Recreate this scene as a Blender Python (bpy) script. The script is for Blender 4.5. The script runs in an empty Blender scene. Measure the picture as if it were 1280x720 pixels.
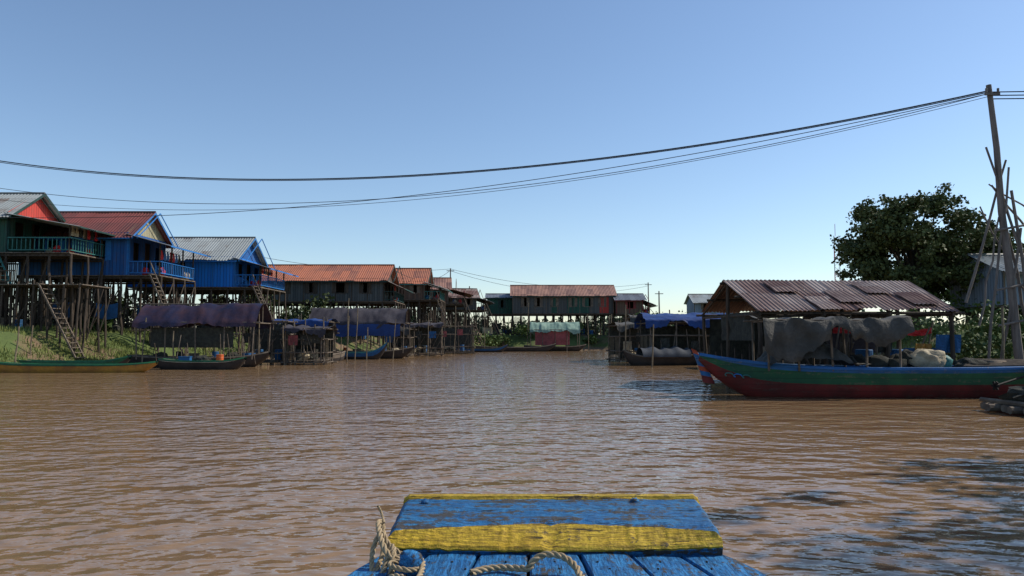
import bpy, math, random
from mathutils import Vector, noise, Matrix
R = random.Random(7)
S = bpy.context.scene
rad = math.radians
# ------------------------------------------------------------ materials
def base(name):
    m=bpy.data.materials.new(name); m.use_nodes=True
    nt=m.node_tree; b=nt.nodes['Principled BSDF']
    return m,nt,b
def N(nt,t,**k):
    n=nt.nodes.new(t)
    for a,v in k.items():
        try: setattr(n,a,v)
        except Exception: pass
    return n
def mixc(nt,fac,a,b,mode='MIX'):
    n=nt.nodes.new('ShaderNodeMix'); n.data_type='RGBA'; n.blend_type=mode
    for sock,v in ((0,fac),(6,a),(7,b)):
        if hasattr(v,'links'): nt.links.new(v,n.inputs[sock])
        else: n.inputs[sock].default_value=v
    return n.outputs[2]
def noise_n(nt,vec,scale,detail=4,rough=0.6):
    n=N(nt,'ShaderNodeTexNoise'); n.inputs['Scale'].default_value=scale
    n.inputs['Detail'].default_value=detail; n.inputs['Roughness'].default_value=rough
    nt.links.new(vec,n.inputs['Vector']); return n.outputs[0]
def mapping(nt,src,scale):
    mp=N(nt,'ShaderNodeMapping'); mp.inputs['Scale'].default_value=scale
    nt.links.new(src,mp.inputs['Vector']); return mp.outputs[0]
def ramp(nt,fac,p0,p1,o0=0,o1=1):
    n=N(nt,'ShaderNodeMapRange'); n.inputs[1].default_value=p0; n.inputs[2].default_value=p1
    n.inputs[3].default_value=o0; n.inputs[4].default_value=o1
    nt.links.new(fac,n.inputs[0]); return n.outputs[0]
def math_n(nt,op,a,b=None):
    n=N(nt,'ShaderNodeMath'); n.operation=op
    for i,v in enumerate((a,b)):
        if v is None: continue
        if hasattr(v,'links'): nt.links.new(v,n.inputs[i])
        else: n.inputs[i].default_value=v
    return n.outputs[0]
def bump(nt,b,h,strength=0.4,dist=0.02):
    n=N(nt,'ShaderNodeBump'); n.inputs['Strength'].default_value=strength; n.inputs['Distance'].default_value=dist
    nt.links.new(h,n.inputs['Height']); nt.links.new(n.outputs[0],b.inputs['Normal'])
def M(name,c1,c2=None,scale=2.0,rough=0.8,bmp=0.3,dist=0.02,stretch=(1,1,1),metal=0,lo=0.35,hi=0.65):
    m,nt,b=base(name)
    tc=N(nt,'ShaderNodeTexCoord'); v=mapping(nt,tc.outputs['Object'],stretch)
    n1=noise_n(nt,v,scale,5)
    c2=c2 or tuple(x*0.6 for x in c1[:3])+(1,)
    col=mixc(nt,ramp(nt,n1,lo,hi),c1,c2)
    n2=noise_n(nt,v,scale*7,3)
    col=mixc(nt,math_n(nt,'MULTIPLY',ramp(nt,n2,0.45,0.8),0.6),col,tuple(x*0.4 for x in c1[:3])+(1,))
    nt.links.new(col,b.inputs['Base Color'])
    b.inputs['Roughness'].default_value=rough; b.inputs['Metallic'].default_value=metal
    b.inputs['Specular IOR Level'].default_value=0.3
    bump(nt,b,n2,bmp,dist)
    return m
def scuffed(name,c1,c2,bare=(0.16,0.13,0.10,1),amt=.5):
    """hull paint rubbed through along the planks"""
    m,nt,b=base(name)
    tc=N(nt,'ShaderNodeTexCoord'); v=mapping(nt,tc.outputs['Object'],(.5,.5,4)); 
    n1=noise_n(nt,v,2.2,6,.7); n2=noise_n(nt,tc.outputs['Object'],9,5,.75); n3=noise_n(nt,tc.outputs['Object'],1.2,3)
    col=mixc(nt,ramp(nt,n3,.35,.65),c1,c2)
    f=math_n(nt,'ADD',math_n(nt,'MULTIPLY',n1,.6),math_n(nt,'MULTIPLY',n2,.4))
    col=mixc(nt,math_n(nt,'MULTIPLY',ramp(nt,f,.54,.60),amt),col,bare)
    sp=N(nt,'ShaderNodeSeparateXYZ'); nt.links.new(tc.outputs['Object'],sp.inputs[0])
    fr=math_n(nt,'FRACT',math_n(nt,'MULTIPLY',sp.outputs[2],5.2)); seam=math_n(nt,'LESS_THAN',fr,.05)
    col=mixc(nt,math_n(nt,'MULTIPLY',seam,.6),col,(0.01,.01,.01,1))
    nt.links.new(col,b.inputs['Base Color']); b.inputs['Roughness'].default_value=.65; b.inputs['Specular IOR Level'].default_value=.25
    bump(nt,b,math_n(nt,'SUBTRACT',f,seam),.5,.02)
    return m
def planks(name,c1,c2,per=5.0,vertical=True,rough=0.75,wear=0.5,wearcol=(0.12,0.10,0.085,1)):
    m,nt,b=base(name)
    tc=N(nt,'ShaderNodeTexCoord'); sp=N(nt,'ShaderNodeSeparateXYZ'); nt.links.new(tc.outputs['Object'],sp.inputs[0])
    if vertical: c=math_n(nt,'ADD',sp.outputs[0],sp.outputs[1])
    else: c=sp.outputs[2]
    c=math_n(nt,'MULTIPLY',c,per)
    wn=N(nt,'ShaderNodeTexWhiteNoise'); wn.noise_dimensions='1D'; nt.links.new(math_n(nt,'FLOOR',c),wn.inputs['W'])
    fr=math_n(nt,'FRACT',c)
    gap=math_n(nt,'LESS_THAN',fr,0.09)
    col=mixc(nt,wn.outputs[0],c1,c2)
    v=mapping(nt,tc.outputs['Object'],(1,1,0.35) if vertical else (0.3,0.3,1))
    n1=noise_n(nt,v,3.5,6,0.7)
    col=mixc(nt,math_n(nt,'MULTIPLY',ramp(nt,n1,0.5,0.66),wear),col,wearcol)
    col=mixc(nt,gap,col,(0.012,0.012,0.012,1))
    nt.links.new(col,b.inputs['Base Color']); b.inputs['Roughness'].default_value=rough
    b.inputs['Specular IOR Level'].default_value=0.25
    bump(nt,b,math_n(nt,'SUBTRACT',n1,gap),0.5,0.02)
    return m
def tin(name,ca,cb,rust=(0.16,0.06,0.035,1),amt=0.5,metal=0.25,rough=0.5):
    m,nt,b=base(name)
    tc=N(nt,'ShaderNodeTexCoord'); sp=N(nt,'ShaderNodeSeparateXYZ'); nt.links.new(tc.outputs['UV'],sp.inputs[0])
    sh=math_n(nt,'FLOOR',math_n(nt,'DIVIDE',sp.outputs[0],0.85))
    row=math_n(nt,'FLOOR',math_n(nt,'DIVIDE',sp.outputs[1],1.9))
    wn=N(nt,'ShaderNodeTexWhiteNoise'); wn.noise_dimensions='1D'
    nt.links.new(math_n(nt,'ADD',sh,math_n(nt,'MULTIPLY',row,37.3)),wn.inputs['W'])
    v=mapping(nt,tc.outputs['UV'],(1.6,0.35,1))
    n1=noise_n(nt,v,1.6,6,0.7); n2=noise_n(nt,tc.outputs['UV'],0.7,3)
    col=mixc(nt,wn.outputs[0],ca,cb)
    f=math_n(nt,'ADD',math_n(nt,'MULTIPLY',wn.outputs[0],0.25),math_n(nt,'ADD',math_n(nt,'MULTIPLY',n1,0.6),math_n(nt,'MULTIPLY',n2,0.4)))
    col=mixc(nt,math_n(nt,'MULTIPLY',ramp(nt,f,0.75-amt*0.35,0.9-amt*0.2),0.9),col,rust)
    lap=math_n(nt,'LESS_THAN',math_n(nt,'FRACT',math_n(nt,'DIVIDE',sp.outputs[1],1.9)),0.02)
    col=mixc(nt,math_n(nt,'MULTIPLY',lap,0.6),col,(0.03,0.025,0.02,1))
    nt.links.new(col,b.inputs['Base Color']); b.inputs['Metallic'].default_value=metal; b.inputs['Roughness'].default_value=rough
    bump(nt,b,n1,0.2,0.01)
    return m
def leafmat(name,c1,c2):
    m,nt,b=base(name)
    g=N(nt,'ShaderNodeNewGeometry')
    tc=N(nt,'ShaderNodeTexCoord'); n1=noise_n(nt,tc.outputs['Object'],0.7,2)
    f=math_n(nt,'ADD',math_n(nt,'MULTIPLY',g.outputs['Random Per Island'],0.6),math_n(nt,'MULTIPLY',n1,0.5))
    col=mixc(nt,f,c1,c2); nt.links.new(col,b.inputs['Base Color'])
    b.inputs['Roughness'].default_value=0.65; b.inputs['Specular IOR Level'].default_value=0.2
    return m
def worn(name,paint,light,axis='Y',chip=0.5,wood=(0.05,0.045,0.04,1)):
    m,nt,b=base(name)
    tc=N(nt,'ShaderNodeTexCoord')
    st=(9,0.9,9) if axis=='Y' else (0.9,9,9)
    v=mapping(nt,tc.outputs['Object'],st)
    g=noise_n(nt,v,3.0,7,0.65); g2=noise_n(nt,tc.outputs['Object'],7,6,0.7); g3=noise_n(nt,tc.outputs['Object'],34,5,0.75)
    g4=noise_n(nt,v,7.0,5,0.7); g5=noise_n(nt,v,16.0,5,0.75)
    col=mixc(nt,ramp(nt,g2,0.38,0.62),paint,light)
    col=mixc(nt,math_n(nt,'MULTIPLY',ramp(nt,g5,0.44,0.58),0.75),col,tuple(x*0.3 for x in paint[:3])+(1,))
    col=mixc(nt,math_n(nt,'MULTIPLY',ramp(nt,g3,0.5,0.6),0.5),col,tuple(x*0.35 for x in paint[:3])+(1,))
    f=math_n(nt,'ADD',math_n(nt,'MULTIPLY',g,0.40),math_n(nt,'ADD',math_n(nt,'MULTIPLY',g3,0.3),math_n(nt,'MULTIPLY',g2,0.30)))
    col=mixc(nt,ramp(nt,f,0.575-chip*0.05,0.59-chip*0.045),col,wood)
    crack=ramp(nt,g4,0.39,0.34)
    col=mixc(nt,math_n(nt,'MULTIPLY',crack,0.9),col,(0.01,0.01,0.012,1))
    nt.links.new(col,b.inputs['Base Color']); b.inputs['Roughness'].default_value=0.6
    b.inputs['Specular IOR Level'].default_value=0.3
    h=math_n(nt,'SUBTRACT',math_n(nt,'ADD',g,math_n(nt,'MULTIPLY',g3,0.7)),math_n(nt,'MULTIPLY',crack,0.9))
    bump(nt,b,h,1.0,0.014)
    return m
wood_d=M('weathered_wood',(0.10,0.075,0.055,1),(0.035,0.028,0.022,1),2.5,0.9,stretch=(3,3,0.4))
wood_l=M('grey_wood',(0.20,0.16,0.12,1),(0.09,0.07,0.055,1),2.5,0.9)
bamboo=M('bamboo',(0.24,0.19,0.12,1),(0.11,0.085,0.06,1),2.0,0.7)
polemat=M('old_pole_wood',(0.23,0.20,0.18,1),(0.12,0.105,0.095,1),3,0.9,stretch=(3,3,0.3))
dark=M('dark_interior',(0.02,0.018,0.016,1),(0.01,0.01,0.01,1))
t_rust=tin('rusty_tin',(0.36,0.29,0.25,1),(0.20,0.105,0.075,1),(0.12,0.05,0.033,1),0.8,0.1,.6)
t_red=tin('red_brown_tin',(0.20,0.05,0.04,1),(0.13,0.038,0.03,1),(0.09,0.035,0.03,1),0.4,.1,.55)
t_orange=tin('orange_tin',(0.42,0.135,0.06,1),(0.33,0.12,0.06,1),(0.18,0.06,0.035,1),0.35,0.05)
t_grey=tin('grey_tin',(0.34,0.37,0.36,1),(0.27,0.29,0.28,1),(0.16,0.11,0.08,1),0.15,0.2)
t_brown=tin('brown_tin',(0.34,0.17,0.11,1),(0.26,0.13,0.09,1),(0.14,0.06,0.04,1),0.4,0.05)
t_slate=tin('slate_tin',(0.17,0.19,0.21,1),(0.12,0.13,0.15,1),(0.1,0.07,0.06,1),0.15,0.2)
w_blue=planks('blue_boards',(0.015,0.21,0.70,1),(0.012,0.17,0.60,1),4,True,0.7,0.12)
w_blued=planks('deep_blue_boards',(0.02,0.11,0.34,1),(0.015,0.08,0.25,1),4,True,0.7,0.3)
w_red=planks('red_boards',(0.5,0.06,0.045,1),(0.40,0.05,0.04,1),4,True,0.7,0.25)
w_tan=planks('tan_boards',(0.34,0.31,0.20,1),(0.27,0.25,0.16,1),4,True,0.7,0.3)
w_green=planks('green_boards',(0.025,0.10,0.07,1),(0.02,0.07,0.05,1),4,True,0.7,0.4)
w_dark=planks('dark_grey_boards',(0.10,0.105,0.10,1),(0.06,0.065,0.065,1),4,True,0.8,0.4)
w_brown=planks('brown_boards',(0.13,0.08,0.055,1),(0.08,0.055,0.04,1),4,True,0.8,0.4)
w_slate=planks('slate_boards',(0.22,0.27,0.33,1),(0.17,0.21,0.26,1),4,True,0.8,0.3)
p_blue=M('blue_paint',(0.02,0.20,0.55,1),(0.03,0.14,0.38,1),3,0.6)
p_blued=M('faded_blue_paint',(0.02,0.12,0.30,1),(0.02,0.08,0.19,1),3,0.6)
p_teal=M('teal_paint',(0.05,0.20,0.18,1),(0.03,0.12,0.11,1),3,0.6)
p_green=M('green_paint',(0.025,0.15,0.06,1),(0.02,0.08,0.04,1),1.5,0.5)
h_green=scuffed('scuffed_green',(0.03,0.13,0.06,1),(0.02,0.08,0.05,1))
h_red=scuffed('scuffed_red',(0.20,0.03,0.028,1),(0.10,0.025,0.022,1),(0.10,0.07,0.055,1),.6)
h_blue=scuffed('scuffed_blue',(0.03,0.15,0.38,1),(0.03,0.11,0.27,1),(0.2,0.2,0.2,1),.5)
p_dgreen=M('dark_green_paint',(0.02,0.06,0.05,1),(0.015,0.04,0.035,1),1.5,0.6)
p_red=M('red_paint',(0.24,0.025,0.022,1),(0.11,0.018,0.018,1),1.5,0.5)
p_yel=M('yellow_orange_paint',(0.48,0.25,0.04,1),(0.28,0.13,0.04,1),1.5,0.55)
p_white=M('white_paint',(0.65,0.65,0.62,1),(0.42,0.42,0.4,1),2,0.6)
p_hull=M('tarred_wood',(0.05,0.04,0.035,1),(0.025,0.02,0.018,1),2,0.6)
tp_navy=M('navy_tarp',(0.016,0.018,0.05,1),(0.045,0.02,0.028,1),1.0,0.6,0.5,0.03)
tp_blue=M('blue_tarp',(0.015,0.055,0.21,1),(0.012,0.035,0.13,1),1.2,0.6,0.5,0.03)
tp_grey=M('grey_tarp',(0.09,0.085,0.075,1),(0.045,0.045,0.04,1),1.6,0.75,0.6,0.04)
tp_mauve=M('faded_tarp',(0.055,0.05,0.06,1),(0.035,0.03,0.038,1),1.2,0.8,0.5,0.03)
tp_green=M('pale_green_tarp',(0.25,0.36,0.28,1),(0.13,0.22,0.18,1),1.2,0.7,0.4,0.03)
tp_pink=M('faded_red_cloth',(0.35,0.09,0.09,1),(0.2,0.06,0.06,1),1.6,0.8,0.4,0.03)
redcl=M('red_cloth',(0.6,0.03,0.03,1),(0.4,0.02,0.02,1),2,0.7)
netm=M('fish_net',(0.07,0.07,0.055,1),(0.035,0.035,0.03,1),6,0.95,1.0,0.05)
sack=M('white_sack',(0.50,0.42,0.28,1),(0.30,0.25,0.17,1),3,0.85,0.6,0.03)
metal=M('engine_metal',(0.25,0.25,0.25,1),(0.08,0.08,0.08,1),6,0.45,metal=0.6)
rub=M('cable_rubber',(0.03,0.03,0.035,1),(0.02,0.02,0.02,1),3,0.6)
ropem=M('rope_fibre',(0.48,0.37,0.23,1),(0.32,0.24,0.14,1),60,0.95,0.6,0.002)
orange=M('orange_plastic',(0.7,0.14,0.03,1),(0.5,0.1,0.03,1),3,0.45)
# ------------------------------------------------------------ mesh helpers
class MB:
    def __init__(s): s.v=[];s.f=[];s.m=[];s.uv=[]
    def face(s,pts,mi=0,uv=None):
        i=len(s.v); s.v+= [tuple(p) for p in pts]; s.f.append(tuple(range(i,i+len(pts)))); s.m.append(mi)
        s.uv.append(uv)
    def grid(s,P,mi=0,UV=None,close=False):
        i=len(s.v); nr=len(P); nc=len(P[0])
        for r in P:
            s.v+=[tuple(p) for p in r]
        for r in range(nr-1):
            for c in range(nc-1+(1 if close else 0)):
                c2=(c+1)%nc
                s.f.append((i+r*nc+c,i+r*nc+c2,i+(r+1)*nc+c2,i+(r+1)*nc+c))
                s.m.append(mi(r,c) if callable(mi) else mi)
                s.uv.append(None if UV is None else [UV[r][c],UV[r][c2],UV[r+1][c2],UV[r+1][c]])
    def box(s,c,d,mi=0,rz=0,tilt=None):
        x,y,z=d[0]/2,d[1]/2,d[2]/2; C=Vector(c)
        mt=Matrix.Rotation(rz,3,'Z')
        if tilt: mt=mt@Matrix.Rotation(tilt[1],3,tilt[0])
        p=[C+mt@Vector(q) for q in((-x,-y,-z),(x,-y,-z),(x,y,-z),(-x,y,-z),(-x,-y,z),(x,-y,z),(x,y,z),(-x,y,z))]
        i=len(s.v); s.v+=[tuple(q) for q in p]
        for f in((0,3,2,1),(4,5,6,7),(0,1,5,4),(1,2,6,5),(2,3,7,6),(3,0,4,7)):
            s.f.append(tuple(i+k for k in f)); s.m.append(mi); s.uv.append(None)
    def beam(s,a,b,r=0.05,mi=0,n=6,r2=None,wob=0):
        a=Vector(a);b=Vector(b); d=(b-a); L=d.length
        if L<1e-5: return
        d/=L; u=d.orthogonal().normalized(); w=d.cross(u); r2=r if r2 is None else r2
        seg=1 if wob==0 else 5
        rows=[]
        for k in range(seg+1):
            t=k/seg; c=a+(b-a)*t
            if wob and 0<k<seg: c=c+u*R.uniform(-wob,wob)+w*R.uniform(-wob,wob)
            rr=r+(r2-r)*t
            rows.append([c+u*math.cos(2*math.pi*j/n)*rr+w*math.sin(2*math.pi*j/n)*rr for j in range(n)])
        s.grid(rows,mi,close=True)
        s.face(rows[0][::-1],mi); s.face(rows[-1],mi)
    def blob(s,c,r,mi=0,n=10,seed=0,rough=0.15):
        rows=[]
        for i in range(n+1):
            th=math.pi*i/n; row=[]
            for j in range(n*2):
                ph=math.pi*j/n; q=Vector((math.sin(th)*math.cos(ph),math.sin(th)*math.sin(ph),math.cos(th)))
                k=1+rough*noise.noise(q*2+Vector((seed,seed,0)))*2
                row.append((c[0]+q.x*r[0]*k,c[1]+q.y*r[1]*k,c[2]+q.z*r[2]*k))
            rows.append(row)
        s.grid(rows,mi,close=True)
    def drum(s,c,r,h,mi=0,n=14):
        prof=[(0,0),(r*.95,0),(r,.03*h),(r,.3*h),(r*1.04,.33*h),(r,.36*h),(r,.63*h),(r*1.04,.66*h),(r,.69*h),(r,.97*h),(r*.95,h),(r*.2,h*.98),(0,h*.98)]
        s.grid([[ (c[0]+p[0]*math.cos(2*math.pi*j/n),c[1]+p[0]*math.sin(2*math.pi*j/n),c[2]+p[1]) for j in range(n)] for p in prof],mi,close=True)
    def tin(s,a,b,c,d,mi=0,pitch=0.22,amp=0.025,sheet=0.85,rag=0.12,off=0,backmi=None):
        a,b,c,d=map(Vector,(a,b,c,d)); L=max((b-a).length,(c-d).length); H=((d-a).length+(c-b).length)/2
        nrm=(b-a).cross(d-a).normalized()
        if nrm.z<0: nrm=-nrm
        ns=max(1,round(L/sheet))
        for k in range(ns):
            t0=k/ns;t1=(k+1)/ns+0.03/ns*1.0
            e0=R.uniform(-rag,rag)/H; e1=R.uniform(-rag,rag)*.25/H; lift=R.uniform(0,0.03); nn=max(4,int((t1-t0)*L/pitch*4))
            rows=[];uvs=[]
            vs=[e1 if e1<0 else 0,0.33,0.66,1+e0]
            for q,vv in enumerate(vs):
                row=[];ur=[]
                for j in range(nn+1):
                    t=t0+(t1-t0)*j/nn
                    p=a.lerp(b,t).lerp(d.lerp(c,t),vv)
                    x=t*L
                    p=p+nrm*(amp*math.sin(2*math.pi*x/pitch)+lift+0.03*noise.noise(Vector((x*.5,vv*2,off+3))))
                    row.append(p); ur.append(((k+0.5*j/nn+.2)*0.85+off*13,vv*H+off))
                rows.append(row);uvs.append(ur)
            s.grid(rows,mi,uvs)
def empty(name,loc=(0,0,0),rz=0):
    e=bpy.data.objects.new(name,None); e.location=loc; e.rotation_euler=(0,0,rz); S.collection.objects.link(e); return e
def make(name,mb,mats,parent=None,smooth=False,loc=None,rz=0):
    me=bpy.data.meshes.new(name); me.from_pydata(mb.v,[],mb.f)
    if not isinstance(mats,(list,tuple)): mats=[mats]
    for m in mats: me.materials.append(m)
    me.polygons.foreach_set('material_index',mb.m)
    if any(u is not None for u in mb.uv):
        uvl=me.uv_layers.new(name='UVMap')
        flat=[]
        for f,u in zip(mb.f,mb.uv):
            for j in range(len(f)):
                flat+= list(u[j]) if u is not None else [0.0,0.0]
        uvl.data.foreach_set('uv',flat)
    if smooth: me.polygons.foreach_set('use_smooth',[True]*len(me.polygons))
    me.update()
    o=bpy.data.objects.new(name,me); S.collection.objects.link(o)
    if parent: o.parent=parent
    if loc: o.location=loc
    o.rotation_euler=(0,0,rz) if not parent else (0,0,0)
    return o
def interp(tab,y):
    if y<=tab[0][0]: return tab[0][1]
    for (a,b),(c,d) in zip(tab,tab[1:]):
        if y<=c: return b+(d-b)*(y-a)/(c-a)
    return tab[-1][1]
# ------------------------------------------------------------ terrain & water
XL=[(-100,-34),(20,-31),(36,-28.5),(41,-26.6),(46,-24.8),(50,-23),(58,-20),(68,-15.5),(85,-11.2),(98,-7),(106,-4),(120,10)]
XR=[(-100,20),(0,14),(9,14),(14,15.8),(20,18.3),(26,17.8),(40,19),(60,23),(85,24),(102,19),(112,8)]
def sd(x,y):
    wob=1.0*noise.noise(Vector((x*.12,y*.12,3)))+0.4*noise.noise(Vector((x*.5,y*.5,8)))
    return min(x-interp(XL,y),interp(XR,y)-x,107.5-y)+wob
def gz(x,y):
    d=sd(x,y)
    if d>0: return -min(d*.45,1.6)
    t=min(1,-d/4.8); s=t*t*(3-2*t)*0.5+t*0.5
    n=0.2*noise.noise(Vector((x*.35,y*.35,1)))+0.09*noise.noise(Vector((x*1.3,y*1.3,5)))
    return 2.2*s+n*min(1,-d)
def axis(a,b,st,lo,hi):
    v=[];x=a
    while x<=b: v.append(x); x+=st
    s=st;x=v[-1]
    while x<hi: s*=1.35;x+=s;v.append(x)
    s=st;x=a;w=[]
    while x>lo: s*=1.35;x-=s;w.append(x)
    return w[::-1]+v
xs=axis(-50,45,0.6,-4000,4000); ys=axis(-5,125,0.6,-400,5000)
g=MB(); g.grid([[ (x,y,gz(x,y)) for x in xs] for y in ys])
m,nt,b=base('river_bank_soil')
tc=N(nt,'ShaderNodeTexCoord'); o=tc.outputs['Object']
n1=noise_n(nt,o,0.35,5); n2=noise_n(nt,o,3.0,5); sp=N(nt,'ShaderNodeSeparateXYZ'); nt.links.new(o,sp.inputs[0])
hz=ramp(nt,sp.outputs[2],0.2,0.6)
soil=mixc(nt,n2,(0.22,0.14,0.08,1),(0.11,0.075,0.045,1)); gr=mixc(nt,n2,(0.10,0.14,0.03,1),(0.055,0.08,0.02,1))
f=math_n(nt,'MULTIPLY',hz,ramp(nt,n1,0.38,0.5))
nt.links.new(mixc(nt,f,soil,gr),b.inputs['Base Color']); b.inputs['Roughness'].default_value=0.95
bump(nt,b,n2,0.8,0.1)
make('ground',g,m,smooth=True)
w=MB(); w.grid([[(x,y,0.0) for x in (-4000,-60,60,4000)] for y in (-400,-20,115,5000)])
m,nt,b=base('muddy_river_water')
tc=N(nt,'ShaderNodeTexCoord'); o=tc.outputs['Object']
def rotmap(ang,sc):
    mp=N(nt,'ShaderNodeMapping'); mp.inputs['Rotation'].default_value=(0,0,rad(ang)); mp.inputs['Scale'].default_value=sc; nt.links.new(o,mp.inputs['Vector']); return mp.outputs[0]
v1=rotmap(-14,(0.8,1.15,1)); v2=rotmap(20,(0.6,1.3,1)); v3=rotmap(8,(0.85,1.1,1)); v4=rotmap(36,(0.8,1.2,1))
patch=noise_n(nt,o,0.09,2)
pf=ramp(nt,patch,0.35,0.65)
spw=N(nt,'ShaderNodeSeparateXYZ'); nt.links.new(o,spw.inputs[0])
wob=noise_n(nt,o,0.35,2)
lee=ramp(nt,math_n(nt,'ADD',spw.outputs[0],math_n(nt,'MULTIPLY',wob,4.0)),3.0,7.5,1.0,0.42)   # calmer in the lee of the moored boats
a=noise_n(nt,v2,0.8,1.0,0.5); c=noise_n(nt,v1,2.3,1.5,0.5); c2=noise_n(nt,v4,3.6,1.5,0.5); d=noise_n(nt,v3,10,2,0.5)
fine=math_n(nt,'ADD',math_n(nt,'MULTIPLY',c2,0.052),math_n(nt,'MULTIPLY',d,math_n(nt,'ADD',0.003,math_n(nt,'MULTIPLY',pf,0.012))))
h=math_n(nt,'ADD',math_n(nt,'MULTIPLY',a,0.085),math_n(nt,'ADD',math_n(nt,'MULTIPLY',math_n(nt,'MULTIPLY',c,0.062),ramp(nt,lee,0.42,1,.8,1)),math_n(nt,'MULTIPLY',fine,lee)))
bn=N(nt,'ShaderNodeBump'); bn.inputs['Strength'].default_value=1; bn.inputs['Distance'].default_value=1.0
nt.links.new(h,bn.inputs['Height']); nt.links.new(bn.outputs[0],b.inputs['Normal'])
big=noise_n(nt,o,0.06,3)
nt.links.new(mixc(nt,big,(0.265,0.165,0.085,1),(0.22,0.138,0.073,1)),b.inputs['Base Color'])
b.inputs['Roughness'].default_value=0.02; b.inputs['IOR'].default_value=1.36
make('river_water',w,m)
# ------------------------------------------------------------ foliage
def leaves(mb,c,r,n,size,mi=0,shell=0.55):
    for _ in range(n):
        q=Vector((R.gauss(0,1),R.gauss(0,1),R.gauss(0,1))).normalized()*(shell+(1-shell)*R.random())*R.uniform(.8,1.15)
        p=Vector((c[0]+q.x*r[0],c[1]+q.y*r[1],c[2]+q.z*r[2]))
        d=Vector((R.gauss(0,1),R.gauss(0,1),R.gauss(0,.6)-0.2)).normalized(); u=d.orthogonal().normalized(); u.rotate(Matrix.Rotation(R.random()*6.28,3,d)); 
        s=size*R.uniform(.6,1.4); w=s*.45
        mb.face([p,p+d*s*.5+u*w,p+d*s,p+d*s*.5-u*w],mi)
lf_tree=leafmat('tree_leaves',(0.035,0.05,0.018,1),(0.115,0.135,0.045,1))
lf_bush=leafmat('bush_leaves',(0.04,0.075,0.02,1),(0.11,0.16,0.045,1))
lf_grass=leafmat('grass_blades',(0.09,0.13,0.03,1),(0.22,0.24,0.07,1))
bark=M('bark',(0.10,0.08,0.06,1),(0.05,0.04,0.03,1),3,0.95,0.8,0.05)
def tree(name,x,y,top,cr,seed,nl=300,n1=95,n2=70):
    global R
    R=random.Random(seed); z0=gz(x,y)-0.2
    e=empty(name,(x,y,0)); t=MB(); L=MB()
    h=top-z0
    t.beam((0,0,z0),(0.2,0,z0+h*.35),0.42,0,10,0.3,0.05)
    cz=z0+h*.58
    for k in range(n1):
        an=R.random()*6.28; sn=R.uniform(-0.95,1.0); rho=R.uniform(.45,.9)
        hr=math.sqrt(max(0,1-sn*sn)) if sn>0 else math.sqrt(1-sn*sn*.5)
        hr*=1+.12*math.sin(an*3+seed)
        p=Vector((math.cos(an)*hr*cr*rho,math.sin(an)*hr*cr*rho,cz+sn*rho*h*.46))
        s=cr*R.uniform(.13,.25)
        if k<22: t.beam((0.2,0,z0+h*R.uniform(.28,.45)),p,0.13,0,6,0.03,0.12)
        leaves(L,p,(s*1.15,s*1.15,s*.7),nl,0.20,0,0.2)
    for k in range(n2):
        an=R.random()*6.28; sn=R.uniform(-.7,1.0); hr=math.sqrt(max(0,1-sn*sn*.9)); rho=R.uniform(.80,1.0)
        leaves(L,(math.cos(an)*hr*cr*rho,math.sin(an)*hr*cr*rho,cz+sn*rho*h*.45),(cr*.15,cr*.15,cr*.09),80,0.18,0,0.05)
    make('trunk',t,bark,e,True); make('foliage',L,lf_tree,e)
tree('broadleaf_tree',24.6,45.5,10.9,4.2,3,300,105,90)
tree('broadleaf_tree',29.2,47,8.9,3.3,5,220)
tree('broadleaf_tree',16.6,9.6,12.5,4.2,8,110,60,30)
tree('broadleaf_tree',18.0,3.5,13.0,4.4,9,110,60,30)
R=random.Random(11)
def bushes(name,spots,mat=lf_bush,size=0.16,dens=260):
    L=MB(); 
    for (x,y,s,hh) in spots:
        z=gz(x,y)
        for k in range(6):
            leaves(L,(x+R.uniform(-s,s)*.7,y+R.uniform(-s,s)*.7,max(z,0.1)+hh*R.uniform(.2,.8)),(s*.5,s*.5,hh*.4),dens//6*2,size,0,0.2)
    make(name,L,mat)
bushes('bank_bush',[(17.5,28,1.0,2.2),(18.3,27,1.1,2.6),(17.6,30,1,1.8),(19.5,29,1.4,2.6),(18.5,25.4,.7,1.2),(22,41,2,2.5),(26,43,2,2.6)])
bushes('shore_shrub',[(-4.5,104,2,2.6),(-8.5,100,1.6,2.5),(-7,97,1.4,1.6),(-2,108,2,2.2),(20,106,2.5,3),(23,98,2.5,3.5),(24.5,85,2,3),(24,70,2,3),(22,60,1.8,2.4),(-14.5,84,1.2,2),(-12.3,88,1.4,2.2),(6,109.5,1.2,1.2),(12,110,1.4,1.4),(-29,52,1.0,1.0),(2,111,2,2.4),(9,112,2,2.6),(16,111,2,2.2),(-17,80,2,2.0)],size=0.28,dens=360)
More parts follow.
